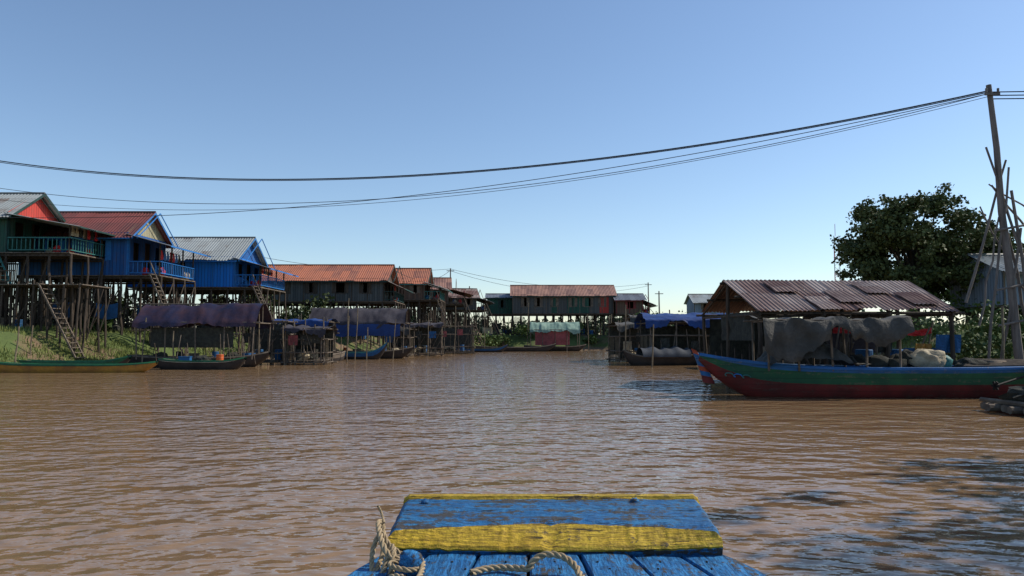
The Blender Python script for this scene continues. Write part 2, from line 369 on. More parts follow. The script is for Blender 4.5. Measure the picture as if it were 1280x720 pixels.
# scrub added behind the left-hand houses to block bright sky between the stilts
bushes('sky_blocking_scrub',[(-58+k*2.6+R.uniform(-1,1),64+R.uniform(-4,5)+max(0,k-10)*1.2,2.4,R.uniform(2.6,4.4)) for k in range(16)]+[(-24+k*2.6,88+R.uniform(-2,3),2.2,R.uniform(2.4,3.6)) for k in range(5)],leafmat('scrub_leaves',(0.03,0.045,0.018,1),(0.08,0.10,0.035,1)),0.32,420)
far=MB()
for k in range(170):
    x=R.uniform(-200,230); y=R.uniform(190,280); s=R.uniform(3,6)
    leaves(far,(x,y,2+s*.5),(s*1.2,s,s*R.uniform(.45,.8)),170,1.1,0,0.3)
make('distant_treeline',far,leafmat('far_leaves',(0.05,0.075,0.04,1),(0.09,0.12,0.06,1)))
gb=MB()
def tuft(x,y,n,h,sp):
    for _ in range(n):
        px=x+R.gauss(0,sp);py=y+R.gauss(0,sp);z=gz(px,py)
        if z<0.15: continue
        a=R.random()*6.28; l=h*R.uniform(.5,1.3); dx,dy=math.cos(a)*.03,math.sin(a)*.03
        lx,ly=R.gauss(0,.35)*l,R.gauss(0,.35)*l
        gb.face([(px-dx,py-dy,z-.03),(px+dx,py+dy,z-.03),(px+lx,py+ly,z+l)])
for k in range(1300):
    y=R.uniform(36,60); x=interp(XL,y)-R.uniform(0.4,9)
    if noise.noise(Vector((x*.3,y*.3,4)))>-0.05: tuft(x,y,26,R.uniform(.12,.34),.35)
for k in range(260):
    y=R.uniform(20,60); x=interp(XR,y)+R.uniform(0.3,6); tuft(x,y,22,R.uniform(.2,.6),.35)
make('bank_grass',gb,lf_grass)
# ------------------------------------------------------------ stilt houses
def wall(mb,p0,p1,z0,z1,ops,th=0.08,mi=0):
    p0=Vector((p0[0],p0[1],0));p1=Vector((p1[0],p1[1],0));L=(p1-p0).length;d=(p1-p0)/L; ang=math.atan2(d.y,d.x)
    us=sorted(set([0,L]+[u for o in ops for u in o[:2]])); vs=sorted(set([0,z1-z0]+[v for o in ops for v in o[2:]]))
    for i in range(len(us)-1):
        for j in range(len(vs)-1):
            uc=(us[i]+us[i+1])/2;vc=(vs[j]+vs[j+1])/2
            if any(o[0]<uc<o[1] and o[2]<vc<o[3] for o in ops): continue
            c=p0+d*uc; mb.box((c.x,c.y,z0+vc),(us[i+1]-us[i],th,vs[j+1]-vs[j]),mi,ang)
def rail(mb,a,b,z,h=0.9,mi=0,step=0.28):
    a=Vector((a[0],a[1],0));b=Vector((b[0],b[1],0));L=(b-a).length;n=max(2,int(L/step)); d=(b-a)/L; ang=math.atan2(d.y,d.x)
    c=(a+b)/2
    mb.box((c.x,c.y,z+h),(L+.1,.08,.07),mi,ang); mb.box((c.x,c.y,z+.15),(L-.1,.05,.06),mi,ang)
    for i in range(n+1):
        p=a+(b-a)*i/n; mb.box((p.x,p.y,z+h*.56),(.045,.045,h*.72),mi,ang)
def stairs(mb,a,b,wd,mi=0,n=None):
    a=Vector(a);b=Vector(b); n=n or max(4,int(abs(a.z-b.z)/.28)); d=(b-a); s=Vector((-d.y,d.x,0)).normalized()*wd/2
    ang=math.atan2(d.y,d.x)
    mb.beam(a+s,b+s,.06,mi,4);mb.beam(a-s,b-s,.06,mi,4)
    for i in range(n+1):
        p=a+d*i/n; mb.box(p,(.24,wd,.045),mi,ang)
def house(name,loc,L,W,fz,wh,rise,roof,wallm,gable,trim,porch=2.2,rz=0,awn=t_grey,wins=3,stair=True,seed=0,railm=None,openfront=False,shut=None,stairm=None,panels=()):
    """gable end faces local +x (the river). ridge runs along x from -L to 0; local z is height over water"""
    global R
    R=random.Random(seed+100)
    e=empty(name,(loc[0],loc[1],0),rz); railm=railm or trim
    ca,sa=math.cos(rz),math.sin(rz)
    G=lambda x,y: gz(loc[0]+x*ca-y*sa,loc[1]+x*sa+y*ca)
    h=W/2; ze=fz+wh
    st=MB()
    nx=max(3,int((L+porch)/1.25)); ny=max(3,int(W/1.5))
    grid={}
    for i in range(nx+1):
        for j in range(ny+1):
            x=-L+(L+porch)*i/nx; y=-h+W*j/ny; z=min(G(x,y),0.6)-0.9 if G(x,y)<0.3 else G(x,y)-0.5
            x2=x+R.uniform(-.28,.28);y2=y+R.uniform(-.2,.2)
            st.beam((x2,y2,z),(x,y,fz-.1),R.uniform(.06,.11),0,6,.075,.06); grid[i,j]=(x,y)
    gl=max(G(-L/2,0),0.5)
    for i in range(nx):
        for j in (0,ny):
            if R.random()<.65:
                a=grid[i,j];b=grid[i+1,j]; z0=gl+R.uniform(.3,1.2)
                st.beam((a[0],a[1],z0),(b[0],b[1],fz-R.uniform(.2,.8)),.04,0,5)
        if R.random()<.7:
            z=gl+(fz-gl)*R.uniform(.35,.7); st.beam((grid[i,0][0],-h,z),(grid[i+1,0][0],-h,z+.05),.045,0,5)
        for q in range(2):
            x=R.uniform(-L,porch); y=R.uniform(-h-.1,h); st.beam((x,y,gl-.5),(x+R.uniform(-.9,.9),y,gl+R.uniform(1,3.4)),.03,0,5)
    for j in range(ny+1): st.beam((-L,-h+W*j/ny,fz-.2),(porch,-h+W*j/ny,fz-.2),.08,0,4)
    for j in range(ny):
        if R.random()<.6: st.beam((porch,-h+W*j/ny,gl+.5),(porch,-h+W*(j+1)/ny,fz-.4),.045,0,5)
    x=-L  # slat screens added towards the back to darken the space under the floor
    while x<porch-.5:
        wd=R.uniform(1.0,2.2)
        if R.random()<.72:
            zt=fz-R.uniform(.2,1.4); zb=gl+R.uniform(-.2,.5)
            for q in range(int(wd/.13)): st.beam((x+q*.13,h*.55,zb),(x+q*.13,h*.55,zt+R.uniform(-.15,.1)),.045,0,4)
        x+=wd
    make('stilts',st,wood_d,e)
    fl=MB()
    n=int((L+porch)/.3)
    for i in range(n): fl.box((-L+(i+.5)*(L+porch)/n,R.uniform(-.04,.04),fz-.05),((L+porch)/n-.03,W+.35,.07))
    make('floor_boards',fl,wood_l,e)
    wl=MB(); sh=MB()
    ops=[]
    for k in range(wins):
        u=L*(k+.7)/(wins+.3); ops.append((u-.42,u+.42,wh*.36,wh*.8))
    wall(wl,(-L,-h),(0,-h),fz,ze,ops); wall(wl,(0,h),(-L,h),fz,ze,ops)
    fo=[(W*.42,W*.58,0.01,wh*.85),(W*.12,W*.28,wh*.36,wh*.8),(W*.72,W*.88,wh*.36,wh*.8)]
    wall(wl,(0.0,-h+.05),(0.0,h-.05),fz,ze,fo); wall(wl,(-L,h-.05),(-L,-h+.05),fz,ze,[])
    for (u0,u1,mi_) in panels: wl.box((-L+(u0+u1)/2,-h-.045,fz+wh/2),(u1-u0,.02,wh-.04),mi_)
    ip=MB()  # inner walls added to stop sky showing through, so the windows look dark
    ip.box((-L/2,.1,fz+wh/2),(L-.3,.05,wh-.02)); 
    for k in range(1,max(2,int(L/3))): ip.box((-L+k*L/max(2,int(L/3)),-h/2+.05,fz+wh/2),(.05,h-.1,wh-.02))
    ip.box((-.9,h/2+.1,fz+wh/2),(.05,h-.2,wh-.02)); ip.box((-.9,-h/2+.0,fz+wh/2),(.05,h-.2,wh-.02))
    make('added_partitions',ip,w_brown,e)
    for q,(u0,u1,v0,v1) in enumerate(ops):
        for s in(-1,1):
            if R.random()<.35:
                sh.box((-L+(u0+u1)/2+s*.21,-h-.065,fz+(v0+v1)/2),(.41,.035,v1-v0+.06),0)
            else: sh.box((-L+(u0 if s<0 else u1)+s*.21,-h-.07,fz+(v0+v1)/2),(.4,.035,v1-v0+.08),0)
        sh.box((-L+(u0+u1)/2,-h-.055,fz+v1+.07),(u1-u0+.2,.03,.09)); sh.box((-L+(u0+u1)/2,-h-.055,fz+v0-.06),(u1-u0+.2,.03,.08))
    for k in range(int(L/1.6)+1): sh.box((-L+k*L/int(L/1.6),-h-.05,fz+wh/2),(.09,.035,wh),0)
    for k in (-h+.06,h-.06): sh.box((.05,k,fz+wh/2),(.09,.12,wh),0)
    make('walls',wl,[wallm,w_green,w_red,w_dark],e); make('shutters_and_trim',sh,shut or trim,e)
    gb_=MB(); rz_=ze+rise
    for x in(0.02,-L): gb_.face([(x,-h-.05,ze+.01),(x,h+.05,ze+.01),(x,0,rz_-.05)])
    make('gables',gb_,gable,e)
    rf=MB(); o=.55; k=rise/h
    rf.tin((-L-.4,0,rz_),(o,0,rz_),(o,-h-.6,ze-.6*k),(-L-.4,-h-.6,ze-.6*k),0,off=seed)
    rf.tin((-L-.4,0,rz_),(o,0,rz_),(o,h+.6,ze-.6*k),(-L-.4,h+.6,ze-.6*k),0,off=seed+5)
    rf.beam((-L-.4,0,rz_+.02),(o,0,rz_+.02),.09,0,6)
    make('roof',rf,roof,e)
    bb=MB()
    for s in(-1,1):
        a=Vector((o-.02,0,rz_-.08)); b=Vector((o-.02,s*(h+.6),ze-.6*k-.06))
        bb.face([a+Vector((.03,0,.1)),b+Vector((.03,0,.1)),b+Vector((.03,0,-.08)),a+Vector((.03,0,-.08))])
        for xx in range(int(L/1.2)+2): bb.beam((-L+xx*1.2,0,rz_-.09),(-L+xx*1.2,s*(h+.55),ze-.6*k-.08),.04,0,4)
    bb.box((-L/2,-h-.62,ze-.6*k-.09),(L+.8,.03,.10))
    make('barge_boards',bb,trim,e)
    if porch>0.5:
        pr=MB(); rl=MB(); aw=MB()
        za=ze-.15; zb=ze-.95
        for j in range(4):
            y=-h+W*j/3; pr.beam((porch-.15,y,fz),(porch-.15,y,zb+.15),.06,0,5)
            pr.beam((.05,y,za),(porch+.5,y,zb),.04,0,4)
        aw.tin((.02,-h-.5,za),(.02,h+.5,za),(porch+.9,h+.7,zb-.1),(porch+.9,-h-.7,zb-.1),0,off=seed+9)
        rail(rl,(porch-.1,-h),(porch-.1,h),fz,.95); rail(rl,(0.1,-h),(porch-.1,-h),fz,.95)
        make('porch_posts',pr,wood_d,e); make('awning',aw,awn,e); make('railing',rl,railm,e)
        ab=MB(); ab.box((porch+.93,0,zb-.12),(.03,W+1.4,.10)); make('awning_fascia',ab,trim,e)
    if stair:
        s_=MB(); zg=max(G(porch+1.5,-h-.4),0.3); stairs(s_,(porch-.4,-h-.5,fz),(porch+2.2,-h-.5,zg+.1),.8)
        rail_=.9
        s_.beam((porch-.4,-h-.9,fz+rail_),(porch+2.2,-h-.9,zg+rail_),.04); s_.beam((porch+2.2,-h-.9,zg),(porch+2.2,-h-.9,zg+rail_+.1),.045)
        make('stairs',s_,stairm or wood_l,e)
    cl=MB()
    for k in range(14):
        x=R.uniform(-L,porch);y=R.uniform(-h,h*.4);z=max(G(x,y),0.1)
        t=R.random()
        if t<.3: cl.drum((x,y,z),.3,.85,R.choice([1,4,0]))
        elif t<.6: cl.blob((x,y,z+.3),(.5,.4,.38),R.choice([0,3,4]),8,R.random()*9)
        elif t<.8: cl.grid([[(x+i*.25,y+.05*math.sin(i),z+2.0-j*.2-.15*math.sin(i/6*3.1)) for j in range(6)] for i in range(7)],R.choice([4,4,3,1]))
        else:
            for q in range(6): cl.beam((x-1.5,y+q*.08,z+.1+.05*(q%2)),(x+1.5,y+q*.1,z+.15),.04,0,5)
    for k in range(5):
        x=R.uniform(.2,max(.4,porch-.3));y=R.uniform(-h+.3,h-.3); cl.blob((x,y,fz+.3),(.25,.2,.3),R.choice([1,2,3]),8,k)
    if porch>.5:
        for k in range(7):
            y=-h+.3+k*.45; cl.grid([[(porch-.25+.04*math.sin(i*1.7+j),y+i*.12,fz+1.76-j*.16) for j in range(5)] for i in range(4)],R.choice([1,2,3,4]))
        cl.beam((porch-.25,-h,fz+1.78),(porch-.25,h,fz+1.78),.01)
    make('stored_goods',cl,[wood_l,p_blued,redcl,sack,netm],e)
    return e
house('red_gable_stilt_house',(-32.6,50.2),7,5.6,7.3,2.6,1.75,t_grey,w_green,w_red,p_dgreen,4.2,0.0,t_grey,2,seed=1,stair=False,railm=p_teal)
house('blue_porch_stilt_house',(-26.8,54),7.5,5.4,6.15,3.0,1.85,t_red,w_blued,w_tan,p_blue,2.4,0.0,t_slate,2,seed=2)
house('bright_blue_stilt_house',(-22.2,62),8.5,6.2,5.85,2.45,1.9,t_grey,w_blue,w_blued,p_blue,2.2,0.0,t_slate,1,seed=3)
house('orange_roof_stilt_house',(-13.0,78),14.5,6.6,5.5,2.3,1.65,t_orange,w_dark,w_brown,p_dgreen,1.2,0.0,t_rust,5,seed=4,stair=False,shut=wood_d)
house('orange_roof_stilt_house',(-10.6,92),7,6,6.4,2.2,1.8,t_orange,w_brown,w_red,p_teal,2.0,0.0,t_grey,3,seed=5,shut=wood_l)
house('brown_stilt_house',(-9.0,103),6,6,6.4,2.2,1.5,t_brown,w_brown,w_brown,wood_l,2.5,0.1,t_rust,2,seed=6)
house('brown_stilt_house',(-5.8,111),5,5,5.9,2.0,1.2,t_rust,w_dark,w_brown,wood_l,1.8,0.2,t_slate,2,seed=7)
house('teal_stilt_house',(-12.5,122),8,6,7.4,2.3,1.6,t_slate,w_green,w_green,p_teal,2.5,0.0,t_grey,2,seed=17)
house('green_stilt_house',(15.4,115.5),15.3,6.2,5.5,2.9,1.55,t_brown,w_dark,w_dark,p_dgreen,0.0,0.0,t_rust,6,seed=8,stair=False,shut=wood_l,panels=((5.9,6.7,1),(8.3,9.1,1),(9.2,11.6,1),(13.2,14.6,2)))
house('small_green_stilt_house',(0.0,117),3.8,5,5.5,2.6,.6,t_slate,w_green,w_dark,p_dgreen,0.0,0.0,t_rust,1,seed=9,stair=False)
house('red_wall_stilt_house',(19.6,113.5),3.9,5,5.4,2.2,.9,t_slate,w_brown,w_red,p_red,1.2,0.0,t_slate,1,seed=10)
house('grey_stilt_house',(34.5,118),6,5,5.5,2,1.2,t_grey,w_slate,w_slate,wood_l,1,0.0,t_slate,2,seed=12,stair=False)
house('slate_roof_stilt_house',(36.5,43),9.5,5,3.6,2.0,1.0,t_grey,w_slate,w_slate,wood_l,1,0.0,t_slate,3,seed=13,stair=False)
R=random.Random(21)
e=empty('wooden_landing',(0,0,0)); st=MB(); dk=MB()
for i in range(11):
    for j in range(4):
        x=-36+i*.95;y=45.2+j*.95; z=gz(x,y)
        st.beam((x+R.uniform(-.3,.3),y,min(z,1)-.4),(x+R.uniform(-.06,.06),y,5.0+R.uniform(-.1,.35)),.07,0,6,.06,.03)
        if R.random()<.5: st.beam((x,y,z+R.uniform(.2,1)),(x+.95,y,4.9-R.uniform(0,1)),.035)
for i in range(36): dk.box((-36.2+i*.28,46.7+R.uniform(-.1,.1),5.05),(.24,3.3,.06))
rail(st,(-36,45.2),(-30.5,45.2),5.1,.8)
stairs(dk,(-28.6,45.0,5.05),(-26.2,45.0,gz(-26.2,45)+.1),.9); 
make('posts',st,wood_d,e); make('deck',dk,wood_l,e)
gs=MB(); stairs(gs,(-33.3,47,7.2),(-31.6,45.9,5.1),.8); gs.beam((-33.3,46.5,8),(-31.6,45.4,5.9),.04); make('teal_stairs',gs,p_teal,e)
# ------------------------------------------------------------ boats
def boat(name,loc,L,B,hgt,bands,rz=0,bow=0.6,stern=0.15,deck=True,bowp=3.0):
    """bow at local -x. bands: bottom, side, gunwale stripe, rub rail, inside"""
    e=empty(name,(loc[0],loc[1],0),rz); n=40
    def st(t):
        s=math.sin(math.pi*min(max(t*0.94+.03,0),1)); bb=B/2*(s**.55)
        if t>.5: bb=B/2*max(s**.35,.25)*1.0
        zs=hgt+bow*max(0,1-t/.42)**bowp+stern*max(0,(t-.6)/.4)**2
        zk=-.22+(hgt+bow*.75+.1)*max(0,1-t/.22)**2.2+(hgt*.5)*max(0,(t-.85)/.15)**2
        zk=min(zk,zs-.1)
        return (t-.5)*L-(.0),bb,zs,zk
    fr=[(0,0),(.55,.05),(.8,.3),(.91,.55),(.98,.86),(1.0,1.0)]
    hull=MB(); mi=[0,0,0,1,2]
    for s in(-1,1):
        P=[]
        for i in range(n+1):
            x,bb,zs,zk=st(i/n); P.append([(x,s*bb*f[0],zk+(zs-zk)*f[1]) for f in fr])
        hull.grid(P,lambda r,c:mi[c])
        P=[]
        for i in range(n+1):
            x,bb,zs,zk=st(i/n); P.append([(x,s*(bb+.04),zs-.07),(x,s*(bb+.04),zs+.02),(x,s*max(bb-.06,0.0),zs+.02),(x,s*max(bb-.06,0),zs-.06)])
        hull.grid(P,3)
        P=[]
        for i in range(1,n):
            x,bb,zs,zk=st(i/n); P.append([(x,s*max(bb-.05,0),zs-.03),(x,s*max(bb*.75-.05,0),zk+(zs-zk)*.35),(x,0,zk+(zs-zk)*.22)])
        hull.grid(P,4)
    x,bb,zs,zk=st(1.0); hull.face([(x,-bb,zs),(x,bb,zs),(x,bb*.8,zk+(zs-zk)*.3),(x,-bb*.8,zk+(zs-zk)*.3)],1)
    make('hull',hull,bands,e,True)
    d=MB()
    for t0 in (.12,.2,.3,.42,.55,.68,.8,.9):
        x,bb,zs,zk=st(t0); d.box((x,0,zs-.12),(.16,bb*1.9,.05))
    if deck:
        for i in range(9):
            t=.03+i*.016; x,bb,zs,zk=st(t); d.box((x,0,zs-.02),(.016*L*.96,bb*1.75,.03))
        for i in range(7):
            t=.88+i*.017; x,bb,zs,zk=st(t); d.box((x,0,zs-.03),(.017*L*.94,bb*1.75,.03))
    make('thwarts_and_deck',d,wood_l,e)
    return e,st
def tarp(mb,x0,x1,y0,y1,zr,ze,mi=0,sag=.15,skirt=.4,seed=0,nb=4,pw=1.6,peak=0):
    nx=60;ny=26;P=[]
    for i in range(nx+1):
        u=i/nx;x=x0+(x1-x0)*u;row=[]
        us=u+.05*noise.noise(Vector((u*4,seed,7)))
        sg=sag*(.7+.9*noise.noise(Vector((u*2.3,seed,2))))
        for j in range(-4,ny+5):
            v=min(max(j/ny,0),1);t=2*v-1
            z=ze+(zr-ze)*(1-abs(t)**pw)-sg*abs(math.sin(us*nb*math.pi))**1.5*(.3+.7*(1-abs(t)))-.10*u*math.sin(seed)
            ext=0
            if j<0: ext=-j/4
            if j>ny: ext=(j-ny)/4
            kk=skirt*(.55+.9*noise.noise(Vector((u*5,seed,j>0)))+.25*math.sin(u*7+seed)+.3*noise.noise(Vector((u*25,seed,j>0))))
            z-=ext*max(kk,.05)
            y=y0+(y1-y0)*v+(-.08*ext if j<0 else .08*ext)+.04*ext*noise.noise(Vector((u*30,j*.1,seed)))
            q=noise.noise(Vector((x*.9,y*.9,seed)))*.14+noise.noise(Vector((x*3.0,y*1.6,seed)))*.06
            row.append((x+q*.4,y+q*.6,z+q))
        P.append(row)
    mb.grid(P,mi)
def canopy(e,x0,x1,y0,y1,zr,ze,mat,zb=.4,nb=4,sag=.15,skirt=.4,seed=0,frame=wood_l,pw=1.6):
    f=MB(); t=MB()
    for i in range(nb+1):
        x=x0+.1+(x1-x0-.2)*i/nb
        for y in(y0+.1,y1-.1): f.beam((x+R.uniform(-.1,.1),y,-1.0 if i%2 else zb),(x,y,ze-.05),.045,0,6)
        f.beam((x,y0,ze-.05),(x,y1,ze-.05),.035); f.beam((x,(y0+y1)/2,ze-.05),(x,(y0+y1)/2,zr-.08),.03)
    f.beam((x0-.3,(y0+y1)/2,zr-.07),(x1+.3,(y0+y1)/2,zr-.07),.04)
    for y in(y0+.1,y1-.1): f.beam((x0-.3,y,ze-.04),(x1+.3,y,ze-.04),.04)
    tarp(t,x0,x1,y0,y1,zr,ze,0,sag,skirt,seed,nb,pw)
    make('canopy_frame',f,frame,e); make('tarpaulin',t,mat,e,True)
def cargo(e,spots,mats=None):
    c=MB()
    for k,(x,y,z,kind,mi) in enumerate(spots):
        if kind=='d': c.drum((x,y,z),.2,.55,mi)
        elif kind=='b': c.blob((x,y,z+.22),(.45,.3,.28),mi,9,k*1.7)
        elif kind=='k': c.box((x,y,z+.2),(.6,.45,.4),mi,.2*k); c.box((x,y,z+.42),(.64,.49,.04),mi,.2*k)
        elif kind=='p':
            for q in range(5): c.beam((x-1.2,y+q*.07,z+.05*q),(x+1.2,y+q*.07-.1,z+.1+.04*q),.03,mi,5)
    for k in range(10):
        x=R.uniform(-3,3); c.beam((x,R.uniform(-.5,.5),.3),(x+R.uniform(-.4,.4),R.uniform(-.6,.6),R.uniform(1,2.2)),.02,0,5)
    make('cargo',c,mats or [wood_l,p_blued,orange,sack,redcl,netm],e,False)
R=random.Random(31)
e,_=boat('green_longboat',(-22.6,38.6),8.2,1.15,.42,[p_yel,p_yel,p_green,p_green,wood_l],math.pi+.03,.15,.1)
e,_=boat('green_longboat',(-24.5,41.2),7,1.1,.5,[p_hull,p_green,p_teal,p_green,wood_l],math.pi-.1,.3,.1)
e,_=boat('white_stern_boat',(-17.6,42.3),5,1.2,.5,[p_hull,p_hull,p_white,p_green,wood_l],math.pi-.08,.2,.1)
cargo(e,[(0,0,.3,'b',5),(1,0.1,.3,'k',1),(-1,0,.3,'d',2)])
e,_=boat('canopied_boat',(-19.3,46.0),8.6,1.9,.6,[p_hull,p_hull,wood_d,wood_l,wood_d],math.pi,.35,.15)
canopy(e,-3.9,3.4,-1.6,1.6,3.95,2.75,tp_navy,.5,4,.12,.35,1)
cargo(e,[(-2,0,.4,'b',5),(-1,.2,.4,'d',1),(0.4,0,.4,'k',0),(1.4,-.2,.4,'d',5),(2.4,.1,.4,'b',5),(3,-.1,.4,'p',0),(-3,0,.4,'k',1)])
t=MB(); t.grid([[(-2.5+5*i/16,1.3+.1*noise.noise(Vector((i*.6,j*.4,1))),2.4-j*.2) for j in range(7)] for i in range(17)]); make('hung_net',t,netm,e,True)
def cage(name,loc,L,W,H,rz=0,tarpm=None,slats=True,seed=0,zt=None):
    global R
    R=random.Random(seed+300)
    e=empty(name,(loc[0],loc[1],0),rz); f=MB(); s=MB()
    zt=zt or H
    for i in range(5):
        for y in(-W/2,W/2):
            x=-L/2+L*i/4; f.beam((x+R.uniform(-.1,.1),y,-1.2),(x+R.uniform(-.1,.1),y,H+R.uniform(-.1,.7)),.055,0,6,.045,.02)
    for z in(.15,.8,H*.7,H):
        for y in(-W/2,W/2): f.beam((-L/2-.3,y,z),(L/2+.3,y,z+R.uniform(-.06,.06)),.05)
        for x in(-L/2,0,L/2): f.beam((x,-W/2-.2,z),(x,W/2+.2,z),.04)
    for k in range(int(L/.22)):
        x=-L/2+k*.22+R.uniform(-.04,.04)
        if slats and R.random()<.8: s.beam((x,-W/2-.04,-.2),(x+R.uniform(-.05,.05),-W/2-.04,R.choice([.8,.9,H*.7])),.022,0,4)
    for k in range(int(W/.25)):
        y=-W/2+k*.25
        for x in(-L/2,L/2):
            if R.random()<.7: s.beam((x,y,-.2),(x,y,H*.7),.022,0,4)
    for k in range(int(L/.3)): f.box((-L/2+.15+k*.3,0,.28),(.26,W,.04))
    for k in range(5):
        x=R.uniform(-L/2,L/2); f.beam((x,-W/2-.1,.2),(x+R.uniform(-1.3,1.3),-W/2-.1,R.uniform(1.4,H)),.025,0,5)
    make('frame',f,wood_l,e); make('slats',s,bamboo,e)
    if tarpm:
        t=MB(); tarp(t,-L/2-.2,L/2+.2,-W/2-.2,W/2+.2,zt+.25,zt+.05,0,.12,.5,seed,3); make('tarpaulin',t,tarpm,e,True)
    c=MB()
    for k in range(5):
        x=R.uniform(-L/2,L/2)*.8;y=R.uniform(-W/2,W/2)*.7
        if R.random()<.5: c.drum((x,y,.3),.25,.7,R.choice([1,1,0,0]))
        else: c.blob((x,y,.55),(.5,.4,.3),R.choice([0,0,3]),8,k)
    for k in range(3):
        x=-L/2+L*(k+.3)/3.2; ww=R.uniform(.5,.9); zz=R.uniform(1.5,H*.9)
        c.grid([[(x+ww*i/5,-W/2-.06-.03*math.sin(i*2+j),zz-j*.13) for j in range(6)] for i in range(6)],R.choice([0,0,1,3,4]))
    n_=MB(); n_.grid([[(-L/2+L*i/14,W/2-.05,H*.95-j*H*.11+.1*noise.noise(Vector((i*.7,j,seed)))) for j in range(8)] for i in range(15)])
    make('hung_net',n_,netm,e,True)
    make('stored_goods',c,[netm,p_blued,orange,sack,tp_pink],e)
    return e
cage('fish_cage_raft',(-16.9,51.0),3.0,2.6,2.9,.05,None,True,1)
cage('fish_cage_raft',(-13.7,50.2),2.6,2.2,2.4,-.05,tp_mauve,True,2)
cage('fish_cage_raft',(-15.9,57),4.0,2.6,3.0,0,tp_blue,True,3)
e,_=boat('slender_boat',(-14.6,56.0),5.5,.95,.55,[p_hull,wood_l,wood_l,wood_l,wood_d],rad(62),.9,.2)
e,_=boat('canopied_boat',(-13.0,64.0),9,2.0,.65,[p_hull,p_hull,wood_d,wood_l,wood_d],math.pi,.4,.2)
canopy(e,-4.0,4.2,-1.7,1.7,4.35,3.1,tp_mauve,.5,4,.14,.6,4)
t=MB(); t.grid([[(-3.6+6*i/24,1.78+.05*noise.noise(Vector((i,j,1))),2.95-j*.14-.25*abs(noise.noise(Vector((i*.23,0,3))))) for j in range(8)] for i in range(25)]); make('side_sheet',t,tp_blue,e,True)
cargo(e,[(-3,0,.4,'b',3),(-2,.2,.4,'d',1),(0.4,0,.4,'k',0),(1.4,-.2,.4,'d',2),(2.4,.1,.4,'b',5),(3,-.1,.4,'p',0)])
e,_=boat('blue_rowing_boat',(-13.2,61.8),5.6,1.2,.6,[p_hull,p_blued,p_blue,p_teal,p_blue],math.pi-.05,.8,.15)
cage('fish_cage_raft',(-9.3,74),4.4,3,3.0,.1,tp_mauve,True,5)
cage('fish_cage_raft',(-7.6,84),6.2,3,3.1,.1,None,True,6)
cage('fish_cage_raft',(-10.8,70.5),2.4,2.4,2.6,-.1,tp_grey,True,7)
e,_=boat('long_wooden_boat',(0.5,97),10.5,1.4,.55,[p_hull,p_hull,wood_d,wood_l,wood_d],math.pi+.05,.5,.2)
e,_=boat('long_wooden_boat',(-4,93),7,1.2,.5,[p_hull,p_blued,p_green,wood_l,wood_d],math.pi-.1,.5,.2)
e,_=boat('houseboat',(5.8,100.5),8.4,2.6,.6,[p_hull,p_hull,wood_d,wood_l,wood_d],math.pi,.3,.2)
canopy(e,-3.3,3.4,-1.7,1.7,3.95,2.9,tp_green,.5,4,.1,.5,7)
t=MB(); t.grid([[(-1.9+4.6*i/16,1.5+.1*noise.noise(Vector((i*.6,j*.4,1))),2.7-j*.27) for j in range(8)] for i in range(17)]); make('side_cloth',t,tp_pink,e,True)
R=random.Random(5)
for (x,y,h,l) in [(-13.4,60,5.0,.15),(-10.8,66,4.6,-.2),(-6.2,80,5.2,.1),(-9,88,6.5,.2),(-3.5,95,6,0),(2,102,6.6,.3),(10.5,101,5,-.2),(13,90,4,.2),(-27.6,42.5,2.5,.1),(-20,44,2.2,-.1),(-12,54,3.4,.1),(8.4,45,2.6,.2),(15.5,23.6,2.8,.15),(-17.5,47.6,3.1,.1),(-14.8,48.5,2.6,-.2),(-12.3,58,4.4,.2),(-8.2,72,4.2,.1),(-26.5,39.5,2.4,.2),(-9.8,60.5,3.3,.3),(-22.3,44.5,3.0,.3),(-15.8,46.5,3.6,-.1),(-11.2,57,2.6,.1),(-7,76,3.4,-.2),(8.2,54,4.2,.1),(7.6,58,3.6,.2)]:
    p=MB(); p.beam((x,y,-1.5),(x+l,y,h),.055,0,6,.035,.04); make('mooring_pole',p,bamboo)
# ------------------------------------------------------------ right side: blue-tarp rafts
e=cage('tarp_covered_raft',(12.4,51),6.4,4,2.8,0,None,False,11)
t=MB(); tarp(t,-3.6,3.8,-2.2,2.2,3.5,3.0,0,.10,.95,3,4,1.4); make('blue_tarpaulin',t,tp_blue,e,True)
e=cage('net_covered_raft',(9.2,56),3.0,3,2.7,.1,tp_grey,True,12)
e=cage('fish_cage_raft',(11.0,60),3,3,3.4,.0,tp_grey,True,13)
e,_=boat('wooden_boat',(9.7,48.5),5.0,1.4,.6,[p_hull,p_hull,wood_d,wood_l,wood_d],0.1,.4,.2)
b_=MB()
P=[]
for i in range(21):
    P.append([( -1.4+3.2*i/20, math.sin(j/12*math.pi-.5*math.pi)*.85,.55+.75*math.cos((j/12-.5)*math.pi)*(.8+.35*noise.noise(Vector((i*.3,2,0))))+.05*noise.noise(Vector((i,j,0)))) for j in range(13)])
b_.grid(P); make('grey_cover',b_,M('pale_cover',(0.06,0.07,0.085,1),(0.04,0.045,0.055,1),2),e,True)
cage('fish_cage_raft',(14.9,44),3.0,3,2.6,.0,tp_grey,True,14)
